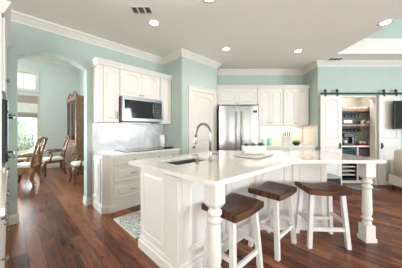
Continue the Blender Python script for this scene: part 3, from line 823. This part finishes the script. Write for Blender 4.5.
k = B(); k.box(-.139, .139, -.062, .062, .071, .09, .004); k.build('soil', M_BARK, t)
for i, (x, s, lab) in enumerate(((-.1, .8, 'small dark succulent at the left of the white planter'), (-.005, .9, 'grey green succulent in the middle of the white planter'), (.095, 1.05, 'largest dark succulent at the right of the white planter'))):
    k = B()
    for ring in range(3):
        for q in range(8 - ring):
            a = 2 * math.pi * q / (8 - ring) + ring * .4; el = .25 + .45 * ring; l = (.055 - .010 * ring) * s
            v = Vector((math.cos(a) * math.cos(el), math.sin(a) * math.cos(el), math.sin(el)))
            k.tube([Vector((0, 0, .01)), Vector((0, 0, .02)) + v * l * .6, Vector((0, 0, .02)) + v * l], [.008 * s, .014 * s, .002], 6, flat=.5)
    k.lathe([(.012, -.006), (.014, .02), (.004, .05 * s)], seg=8)
    tag(k.build('succulent', M_SUCC if i != 1 else mat('succulent_grey', (.16, .2, .16), .5, 0, .2, 20), None, (.705 + x, 2.55 + .006 * i - .01, PZ + .097)), lab, 'plant', 'succulents in the planter')

# ------------------------------------------------------------------ stools
def make_stool(label):
    t = thing('bar_stool', label, 'stool', (0, 0, 0), 0, 'wood and white stools along the island bar')
    hx, hy, zt, th = .224, .182, .657, .062
    k = B(); bm = bmesh.new(); n = 14; m_ = 6; top = []; bot = []
    for i in range(n + 1):
        u = -1 + 2 * i / n; rt = []; rb = []
        for j in range(m_ + 1):
            v = -1 + 2 * j / m_
            ez = -.008 * max(0, (abs(v) - .6) / .4) ** 2 - .006 * max(0, (abs(u) - .85) / .15) ** 2
            z = zt - .026 * (1 - u * u) + ez
            rt.append(bm.verts.new((u * hx, v * hy, z))); rb.append(bm.verts.new((u * hx * .99, v * hy * .99, zt - th - .014 * (1 - u * u) - .0)))
        top.append(rt); bot.append(rb)
    for i in range(n):
        for j in range(m_):
            f = bm.faces.new((top[i][j], top[i + 1][j], top[i + 1][j + 1], top[i][j + 1])); f.smooth = True
            bm.faces.new((bot[i][j + 1], bot[i + 1][j + 1], bot[i + 1][j], bot[i][j]))
        bm.faces.new((bot[i][0], bot[i + 1][0], top[i + 1][0], top[i][0])); bm.faces.new((top[i][m_], top[i + 1][m_], bot[i + 1][m_], bot[i][m_]))
    for j in range(m_):
        bm.faces.new((top[0][j], top[0][j + 1], bot[0][j + 1], bot[0][j])); bm.faces.new((bot[n][j], bot[n][j + 1], top[n][j + 1], top[n][j]))
    bmesh.ops.recalc_face_normals(bm, faces=bm.faces); k._join(bm)
    k.build('seat', M_SEAT, t)
    ft, fb = (.168, .118), (.208, .155)
    zl = zt - th - .008
    at = lambda sx, sy, z: Vector((sx * (fb[0] + (ft[0] - fb[0]) * z / zl), sy * (fb[1] + (ft[1] - fb[1]) * z / zl), z))
    for sx in (-1, 1):
        for sy in (-1, 1): B().bar(at(sx, sy, 0), at(sx, sy, zl - .002), .042, .042, .042).build('leg', M_STOOL, t)
    for sy in (-1, 1):
        B().bar(at(-1, sy, .20) + Vector((.02, 0, 0)), at(1, sy, .20) - Vector((.02, 0, 0)), .022, .04).build('stretcher', M_STOOL, t)
        sx = sy
        B().bar(at(sx, -1, .27) + Vector((0, .02, 0)), at(sx, 1, .27) - Vector((0, .02, 0)), .022, .04).build('stretcher', M_STOOL, t)
    return t
st = make_stool('nearest bar stool, saddle wood seat and white legs, by the front island post')
st.location = (.29, 1.715, 0); st.rotation_euler = (0, 0, math.radians(44))
dup(st, (.815, 2.16, 0), math.radians(43), 'middle bar stool of the three, saddle wood seat turned along the island')
dup(st, (1.415, 2.245, 0), math.radians(-3), 'bar stool farthest right, wood seat square to the frame, left of the turned post')

# ------------------------------------------------------------------ rugs and floor pieces
RK = D(.84 - 0, 0); 
q = D(1.06, .86)
k = B(); k.box(0, 1.5, -.66, 0, .001, .012, .003)
t = thing('runner_rug', 'white patterned runner rug between the range cabinets and the island', 'rug', q, RZ_RANGE)
k.build('pile', rug_material('rug_pattern', (.70, .70, .67), (.34, .36, .36), 24, .62), t)
k = B()
k.plate([(-.012, -.672), (1.512, -.672), (1.512, .012), (-.012, .012)], [[(.001, -.659), (1.499, -.659), (1.499, -.001), (.001, -.001)]], .001, .011); k.build('border', mat('rug_border', (.7, .68, .64), .95), t)
k = B(); k.box(0, .6, -.28, 0, .001, .010, .003)
tag(k.build('floor_mat', rug_material('mat_pattern', (.42, .42, .43), (.12, .13, .16), 14, .6), None, (3.34, 4.40, 0)), 'small grey patterned mat on the floor before the coffee niche', 'mat')
t = thing('ottoman', 'low dark slate ottoman in front of the left sliding door', 'ottoman', (2.80, 4.19, 0))
B().box(-.17, .17, -.17, .17, .03, .27, .02).build('base', M_SLATE, t)
B().box(-.175, .175, -.175, .175, .272, .31, .012).build('top_cushion', M_PALE, t)
k = B()
for sx in (-1, 1):
    for sy in (-1, 1): k.box(sx * .13 - .02, sx * .13 + .02, sy * .13 - .02, sy * .13 + .02, 0, .03)
k.build('foot', M_BLACKP, t)

# ------------------------------------------------------------------ coffee niche
NX0, NX1 = OX0 + .004, NR - .004
NZ = .925
t = thing('coffee_bar_cabinet', 'white open cabinet in the coffee niche below the counter', 'cabinet', (NX0, 4.66, 0))
W = NX1 - NX0
k = B()
k.box(0, .02, 0, .45, 0, .88); k.box(W - .02, W, 0, .45, 0, .88); k.box(.02, W - .02, .43, .45, 0, .88); k.box(.02, W - .02, 0, .43, 0, .06)
k.box(.02, W - .02, 0, .43, .62, .64); k.box(.59, .62, 0, .43, .06, .62); k.box(.59, .62, 0, .43, .64, .88)
k.build('carcass', M_CAB, t)
k = B(); k.box(.0, W, -.036, .47, 0, .035, .004)
tag(k.build('countertop', M_CER, None, (NX0, 4.66, .884)), 'white counter inside the coffee niche', 'countertop')
NC = .919
k = B(); k.box(.16, .57, .02, .38, 0, .19, .01)
tag(k.build('storage_bin', M_TEALBOX, None, (NX0, 4.66, .641)), 'teal glassy storage bin under the niche counter, left cubby', 'bin', 'bins under the niche counter')
k = B(); k.box(.65, .96, .02, .38, 0, .19, .01)
tag(k.build('storage_basket', M_BASKET, None, (NX0, 4.66, .641)), 'dark wicker basket under the niche counter, right cubby', 'basket', 'bins under the niche counter')
t = thing('wine_cooler', 'black wine cooler with pale racks at the bottom of the niche', 'wine cooler', (NX0 + .17, 4.67, .061))
B().plate([(0, 0), (.41, 0), (.41, .54), (0, .54)], [[(.025, .05), (.385, .05), (.385, .52), (.025, .52)]], 0, .40, 'y').build('case', M_BLACKP, t)
for i in range(4): B().box(.03, .38, .01, .38, .12 + .1 * i, .145 + .1 * i).build('rack', M_CREAM, t)
B().box(.026, .384, .381, .398, .051, .519).build('back_panel', M_BLACKP, t)
for i in range(3):
    t = thing('bottle', ['dark bottle at the left in the lower right niche cubby', 'dark bottle in the middle of the lower right niche cubby', 'dark bottle at the right of the lower right niche cubby'][i], 'bottle', (NX0 + .68 + .1 * i, 4.74, .061), 0, 'bottles in the lower cubby')
    B().lathe([(.036, .001), (.038, .01), (.038, .17), (.016, .215), (.014, .27)], seg=12).build('glass', M_BLACKGLASS, t)
    B().lathe([(.0155, .255), (.0155, .285)], seg=10).build('cap', M_RED if i == 1 else M_BLACKP, t)
# shelves
for z, lab in ((1.758, 'upper stained wood shelf in the coffee niche, under white crockery'), (1.395, 'lower stained wood shelf in the coffee niche, carrying picture and mugs')):
    k = B(); k.box(0, W, 0, .50, 0, .042, .004); tag(k.build('shelf', M_SHELF, None, (NX0, YF - .506, z)), lab, 'shelf', 'wooden shelves in the niche')
# upper shelf crockery
SZ = 1.801
t = thing('pitcher', 'white pitcher at the left end of the upper niche shelf', 'pitcher', (3.60, 4.80, SZ))
B().lathe([(.05, .001), (.075, .04), (.07, .12), (.045, .18), (.055, .22), (.048, .22), (.04, .18)], seg=18).build('jug', M_CER, t)
B().tube([(-.05, 0, .2), (-.10, 0, .18), (-.11, 0, .11), (-.07, 0, .06)], .009, 8).build('handle', M_CER, t)
cups = None
for i in range(5):
    lab = ['white cup next to the pitcher on the upper niche shelf', 'second white cup from the pitcher on the upper niche shelf', 'third white cup from the pitcher on the upper niche shelf', 'fourth white cup from the pitcher on the upper niche shelf', 'fifth white cup from the pitcher on the upper niche shelf'][i]
    if cups is None:
        cups = thing('cup', lab, 'cup', (3.735, 4.77, SZ), 0, 'white cups on the upper shelf')
        B().lathe([(.022, .001), (.035, .03), (.04, .075), (.036, .075), (.03, .03), (.0, .01)], seg=14).build('bowl', M_CER, cups)
        B().tube([(.036, 0, .06), (.056, 0, .055), (.054, 0, .03), (.034, 0, .025)], .005, 6).build('handle', M_CER, cups)
    else: dup(cups, (3.735 + .105 * i if i < 3 else 3.74 + .105 * i - .01, 4.77, SZ), 0, lab)
t = thing('teapot', 'white teapot above the right end of the cup row on the upper niche shelf', 'teapot', (4.25, 4.95, SZ))
B().lathe([(.04, .001), (.06, .05), (.05, .10), (.015, .12), (.015, .135), (0, .14)], seg=16).build('pot', M_CER, t)
B().tube([(-.05, 0, .04), (-.085, 0, .08), (-.095, 0, .11)], [.014, .009, .008], 8).build('spout', M_CER, t)
# racks of hanging mugs under both shelves
def hanging(z, n, x0, dx, where, m):
    t = thing('mug_rack', 'black rail with hooks fixed under the %s niche shelf' % where, 'rack', (0, 4.78, z))
    B().box(x0 - .05, x0 + dx * (n - 1) + .05, -.006, .006, -.03, -.001).build('rail', M_BLACK, t)
    for i in range(n):
        B().tube([(x0 + dx * i, 0, -.03), (x0 + dx * i, -.02, -.045), (x0 + dx * i, -.02, -.055), (x0 + dx * i, .0, -.06)], .003, 5).build('hook', M_BLACK, t)
    first = None
    word = ['leftmost', 'second from left', 'third from left', 'fourth from left', 'fifth from left', 'rightmost']
    for i in range(n):
        lab = '%s hanging mug of the row under the %s niche shelf' % (word[i if i < n - 1 else 5], where)
        lo = (x0 + dx * i, 4.75, z - .135)
        if first is None:
            first = thing('hanging_mug', lab, 'mug', lo, 0, 'mugs hanging under the %s shelf' % where)
            B().lathe([(.03, .0), (.036, .005), (.038, .075), (.034, .075), (.032, .01)], seg=12).build('cup', m, first)
            B().tube([(0, .036, .02), (0, .058, .03), (0, .058, .055), (0, .036, .065)], .005, 6).build('handle', m, first)
        else: dup(first, lo, 0, lab)
hanging(1.756, 6, 3.53, .083, 'upper', M_BLUEGLASS)
hanging(1.393, 5, 3.56, .098, 'lower', M_BLACKP)
# lower shelf
t = thing('picture_frame', 'black framed picture standing on the lower niche shelf', 'picture', (3.72, 4.80, 1.438))
B().plate([(-.15, 0.001), (.15, .001), (.15, .152), (-.15, .152)], [[(-.11, .04), (.11, .04), (.11, .112), (-.11, .112)]], 0, .02, 'y').build('frame', M_BLACKP, t)
B().box(-.1095, .1095, .008, .016, .0405, .1115).build('print', M_CER, t)
mg = None
for i, lab in enumerate(('left white mug with a dark band on the lower niche shelf', 'right white mug with a dark band on the lower niche shelf')):
    lo = (4.05 + .145 * i, 4.76, 1.438)
    if mg is None:
        mg = thing('mug', lab, 'mug', lo, 0, 'white mugs on the lower shelf')
        B().lathe([(.045, .001), (.05, .008), (.05, .10), (.044, .10), (.042, .012)], seg=16).build('cup', M_CER, mg)
        B().box(-.02, .02, -.055, -.047, .025, .075, .003).build('dark_emblem', M_BLACKP, mg)
        B().tube([(.048, 0, .08), (.075, 0, .075), (.073, 0, .035), (.047, 0, .03)], .006, 6).build('handle', M_CER, mg)
    else: dup(mg, lo, 0, lab)
# counter of the niche
t = thing('coffee_machine', 'black espresso coffee machine on the niche counter', 'coffee machine', (3.70, 4.86, NC))
B().box(-.16, .12, -.15, .15, .001, .05, .008).build('base', M_BLACKP, t)
B().box(-.16, .12, .02, .15, .05, .30, .01).build('tower', M_BLACKP, t)
B().box(-.14, .10, -.13, .02, .20, .30, .012).build('brew_head', M_BLACKP, t)
B().lathe([(.028, .16), (.032, .17), (.032, .199)], (-.05, -.07, 0), 12).build('portafilter', M_STEEL, t)
B().lathe([(.03, .051), (.04, .06), (.035, .12), (.03, .12)], (-.06, -.07, 0), 12).build('carafe', M_CER, t)
B().box(.13, .19, -.06, .12, .001, .25, .008).build('water_tank', M_BLUEGLASS, t)
t = thing('tray', 'red tray at the right of the niche counter', 'tray', (4.09, 4.82, NC))
k = B(); k.box(-.11, .11, -.09, .09, .001, .035, .006); k.build('tray_body', M_RED, t)
tc = None
for i, lab in enumerate(('white mug at the left of the red tray', 'white mug in the middle of the red tray')):
    lo = (4.045 + .09 * i, 4.82, NC + .036)
    if tc is None:
        tc = thing('mug', lab, 'mug', lo, 0, 'white mugs on the red tray')
        B().lathe([(.03, .001), (.036, .006), (.036, .06), (.032, .06), (.03, .01)], seg=14).build('cup', M_CER, tc)
        B().tube([(.035, 0, .05), (.052, 0, .045), (.05, 0, .02), (.034, 0, .018)], .004, 6).build('handle', M_CER, tc)
    else: dup(tc, lo, 0, lab)
k = B(); k.lathe([(.03, .001), (.035, .01), (.035, .08), (.02, .09), (.02, .10)], seg=14)
tag(k.build('sugar_jar', M_CER, None, (4.27, 4.80, NC)), 'small white jar right of the red tray on the niche counter', 'jar')

# ------------------------------------------------------------------ television and armchair
t = thing('television', 'black flat television on a wall mount at the right edge', 'television', (4.93, 4.30, 1.30))
B().box(-.57, .57, -.02, .025, 0.02, .66, .006).build('bezel', M_BLACKP, t)
B().box(-.555, .555, -.0215, -.0195, .045, .645).build('screen', M_BLACKGLASS, t)
k = B(); k.box(-.12, .12, .026, .04, .2, .48); k.box(-.03, .03, .04, .18, .32, .36); k.box(-.1, .1, .18, .198, .2, .48); k.build('mount', M_BLACK, t)

t = thing('armchair', 'cream upholstered armchair at the right edge by the sliding door', 'armchair', (4.60, 3.90, 0), math.radians(90))
# local -y faces the living room (+x)
B().box(-.37, .37, -.36, .40, .09, .32, .03, seg=3).build('base', M_FABRIC, t)
B().box(-.225, .225, -.38, .24, .325, .46, .045, seg=3).build('seat_cushion', M_FABRIC, t)
k = B(); k.loft([rr(.225, .085, .325, .04), rr(.225, .09, .7, .04), rr(.215, .08, .85, .04), rr(.19, .06, .885, .04)], smooth=True, M=Matrix.Translation((0, .325, 0)) @ Matrix.Shear('XY', 4, (0, .04))); k.build('backrest', M_FABRIC, t)
for sx in (-1, 1):
    k = B(); x = sx * .305
    k.loft([[(x + p[0], p[1] + .01, p[2]) for p in rr(.075, .37, z, .05)] for z in (.325, .55, .60)] + [[(x + p[0], p[1] + .01, p[2]) for p in rr(.06, .355, .625, .05)]], smooth=True); k.build('armrest', M_FABRIC, t)
    for sy in (-1, 1): B().lathe([(.018, 0), (.026, .09)], (sx * .31, sy * .33 + .01, 0), 10).build('leg', M_BLACKP, t)

# ------------------------------------------------------------------ dining room furniture
def armchair_wood(label, wm, name='dining_chair', g=1.0):
    t = thing(name, label, 'chair')
    hw, hd = .26, .24
    k = B(); k.plate([(-hw, -hd), (hw, -hd), (hw * .85, hd), (-hw * .85, hd)], [], .43 - .07 * g * g, .43, 'z', .008); k.build('seat_frame', wm, t)
    k = B(); k.loft([rr(.235, .215, .431, .04), rr(.245, .225, .455, .05), rr(.23, .21, .49, .06), rr(.17, .15, .505, .06)], smooth=True); k.build('cushion', M_CUSH, t)
    for sx in (-1, 1):
        x = sx * (hw - .03)
        B().tube([(x, -hd + .03, .40), (x + sx * .025, -hd + .005, .33), (x + sx * .02, -hd + .012, .25), (x - sx * .0, -hd + .035, .12), (x + sx * .005, -hd + .02, .05), (x + sx * .012, -hd - .005, .018)], [r_ * g for r_ in (.04, .05, .04, .024, .022, .034)], 10).build('leg', wm, t)
        xb = sx * (hw * .85 - .03)
        B().tube([(xb, hd - .03, .40), (xb + sx * .012, hd - .02, .3), (xb, hd - .03, .16), (xb, hd + .01, .05), (xb, hd + .03, .018)], [r_ * g for r_ in (.035, .042, .028, .022, .03)], 10).build('leg', wm, t)
        B().tube([(xb, hd - .03, .43), (xb * 1.03, hd, .65), (xb * 1.06, hd + .06, .9), (xb * 1.08, hd + .11, 1.06), (xb * 1.02, hd + .12, 1.10)], [r_ * (1 + (g - 1) * .5) for r_ in (.026, .024, .022, .022, .026)], 8).build('back_post', wm, t)
        k = B(); k.tube([(xb * 1.03, hd - .0, .69), (sx * hw * 1.05, .05, .70), (sx * (hw + .03), -.12, .685), (sx * (hw + .035), -.17, .66)], [r_ * g for r_ in (.02, .022, .026, .03)], 8)
        k.tube([(sx * (hw + .025), -.11, .68), (sx * (hw + .035), -.06, .58), (sx * (hw + .0), -.10, .50), (sx * (hw - .012), -.10, .40)], [r_ * g for r_ in (.02, .02, .022, .028)], 8); k.build('arm', wm, t)
    k = B()
    pts = []
    for i in range(9):
        f = -1 + 2 * i / 8; pts.append((f * hw * .88, hd + .115, 1.09 + .035 * math.cos(f * math.pi) ))
    k.tube(pts, .026, 8); k.build('crest_rail', wm, t)
    for x in (-.08, 0, .08):
        k = B(); k.tube([(x, hd - .02, .45), (x * 1.2, hd + .0, .65), (x * .7, hd + .06, .88), (x * 1.3, hd + .105, 1.07)], [.012, .02, .012, .015], 6, flat=.5); k.build('splat', wm, t)
    return t
c1 = armchair_wood('carved honey brown wooden armchair seen side-on through the arch, nearest the opening', M_HONEY, g=1.5)
c1.location = (-4.22, 4.55, 0); c1.rotation_euler = (0, 0, math.radians(-71))
c2 = armchair_wood('carved mahogany armchair with ivory seat beyond the honey armchair, left of the china cabinet', M_MAHOG)
q = D(.88, -3.3); c2.location = q; c2.rotation_euler = (0, 0, math.radians(-45))
dup(c2, (-3.0, 4.82, 0), math.radians(-45), 'carved mahogany armchair with ivory seat nearest the right jamb of the arch')
t = thing('bench', 'low mahogany bench with ivory seat under the dining window', 'bench', D(.02, -4.1), RZ_RANGE)
B().box(-.36, .36, -.2, .2, .34, .41, .01).build('frame', M_MAHOG, t)
B().box(-.35, .35, -.19, .19, .411, .48, .025).build('cushion', M_CUSH, t)
for sx in (-1, 1):
    for sy in (-1, 1): B().tube([(sx * .31, sy * .15, .35), (sx * .335, sy * .175, .27), (sx * .31, sy * .15, .1), (sx * .33, sy * .17, .02)], [.035, .045, .022, .03], 10).build('leg', M_MAHOG, t)

# china cabinet: front faces along -u, its side faces the arch
t = thing('china_cabinet', 'tall carved brown china cabinet with glass front in the dining room', 'cabinet', D(1.31, -2.66), math.radians(-45)); t.scale = (1, 1, 1.035)
# local x along n, front -y; right end (x = 0) nearest the arch
w = 1.25
def xx(v): return -w + v
k = B(); k.box(xx(0), xx(w), 0, .44, .06, .86, .01); k.box(xx(.03), xx(w - .03), .02, .42, 0, .06); k.box(xx(-.02), xx(w + .02), -.02, .45, .861, .90, .01); k.build('base_chest', M_CARVED, t)
k = B(); k.box(xx(w - .04), xx(w), 0, .42, .90, 2.18, .006); k.box(xx(0), xx(.04), 0, .42, .90, 2.18, .006); k.box(xx(.04), xx(w - .04), .39, .42, .90, 2.18); k.box(xx(0), xx(w), 0, .42, 2.18, 2.23, .006)
k.build('hutch', M_CARVED, t)
for i in range(2):
    k = B(); a = .045 + i * .58; k.plate([(xx(a), .905), (xx(a + .575), .905), (xx(a + .575), 2.175), (xx(a), 2.175)], [[(xx(a + .05), .96), (xx(a + .525), .96), (xx(a + .525), 2.12), (xx(a + .05), 2.12)]], -.002, .022, 'y'); d = k.build('glass_door', M_MAHOG, t)
    k = B(); k.box(xx(a + .045), xx(a + .53), .008, .013, .955, 2.125); k.build('pane', M_CABGLASS, d)
    k = B(); k.panel(xx(a), xx(a + .575), .12, .82, -.02, .018, None, .07); k.build('chest_door', M_MAHOG, t)
for z in (1.25, 1.6, 1.92):
    k = B(); k.box(xx(.042), xx(w - .042), .05, .385, z, z + .012); k.build('shelf', M_CABGLASS, t)
k = B()
for i in range(2):
    pts = []
    for j in range(13):
        f = j / 12; pts.append((xx(.02 + i * .62 + .58 * f), .03, 2.24 + .10 * math.sin(math.pi * f) ** 1.0))
    k.tube(pts, .028, 8)
    k.ball((xx(.31 + i * .62), .03, 2.36), .035)
k.build('scroll_pediment', M_MAHOG, t)

# ------------------------------------------------------------------ ceiling lights and vents
def can_light(x, y, label, power=8):
    t = thing('recessed_light', label, 'light', (x, y, CEIL), 0, 'recessed ceiling lights')
    B().lathe([(.062, -.004), (.09, -.004), (.095, -.001), (.062, -.001)], seg=24, ring=True).build('trim_ring', M_TRIM, t)
    B().lathe([(.0, -.003), (.06, -.003), (.06, -.0015), (.0, -.0015)], seg=24).build('lens', M_LAMP, t)
    l = bpy.data.lights.new('recessed_lamp', 'SPOT'); l.energy = power; l.color = WARM; l.spot_size = math.radians(150); l.spot_blend = .6; l.shadow_soft_size = .06
    o = bpy.data.objects.new('recessed_lamp', l); COL.objects.link(o); o.location = (0, 0, -.03); o.parent = t
can_light(-.712, 2.877, 'recessed ceiling light next to the small vent, over the range side')
can_light(.5, 3.8, 'recessed ceiling light in front of the pantry door')
can_light(1.99, 3.896, 'recessed ceiling light in front of the right wall cabinets')
can_light(.10, 2.33, 'recessed ceiling light cut by the top edge of the photo')
can_light(2.775, 2.86, 'recessed ceiling light beside the raised ceiling at upper right')
def vent(x, y, w, h, rz, label, sm=None):
    t = thing('ceiling_vent', label, 'vent', (x, y, CEIL), rz)
    B().plate([(-w / 2, -h / 2), (w / 2, -h / 2), (w / 2, h / 2), (-w / 2, h / 2)], [[(-w / 2 + .015, -h / 2 + .015), (w / 2 - .015, -h / 2 + .015), (w / 2 - .015, h / 2 - .015), (-w / 2 + .015, h / 2 - .015)]], -.010, -.001).build('frame', M_TRIM, t)
    B().box(-w / 2 + .016, w / 2 - .016, -h / 2 + .016, h / 2 - .016, -.003, -.001).build('duct', M_LEDGE, t)
    n = 5
    for i in range(n):
        y_ = -h / 2 + .015 + (h - .03) * (i + .5) / n
        B().box(-w / 2 + .016, w / 2 - .016, y_ - .003, y_ + .003, -.009, -.004).build('slat', sm or M_NICKEL, t)
    for x_ in (-w / 6, w / 6): B().box(x_ - .012, x_ + .012, -h / 2 + .015, h / 2 - .015, -.011, -.0095).build('divider', M_TRIM, t)
vent(-.80, 2.56, .27, .16, 0, 'white rectangular ceiling vent near the top left light')
vent(3.06, 4.33, .30, .16, 0, 'dark ceiling vent above the left sliding door', M_LEDGE)

# under-cabinet lamps (fixed to the cabinets) and the niche's lamp
def strip(loc, rz, w, power, label):
    t = thing('under_cabinet_light', label, 'light', loc, rz)
    B().box(-w / 2, w / 2, -.02, .02, -.014, -.001, .002).build('housing', M_TRIM, t)
    B().box(-w / 2 + .01, w / 2 - .01, -.014, .014, -.017, -.0145).build('diffuser', emit('strip_lens', (1, .95, .88), 1.2), t)
    l = bpy.data.lights.new('strip_lamp', 'AREA'); l.shape = 'RECTANGLE'; l.size = w * .95; l.size_y = .03; l.energy = power; l.color = (1, .93, .84)
    o = bpy.data.objects.new('strip_lamp', l); COL.objects.link(o); o.location = (0, 0, -.02); o.parent = t
strip((2.10, 5.0, FZ0), 0, 1.1, 2.2, 'slim light strip under the back wall cabinets')
strip(D(1.75, .14, 1.449), RZ_RANGE, .6, .35, 'slim light strip beneath the microwave')
strip((3.69, 4.85, 2.399), 0, .6, 4, 'slim light strip at the top of the coffee niche')
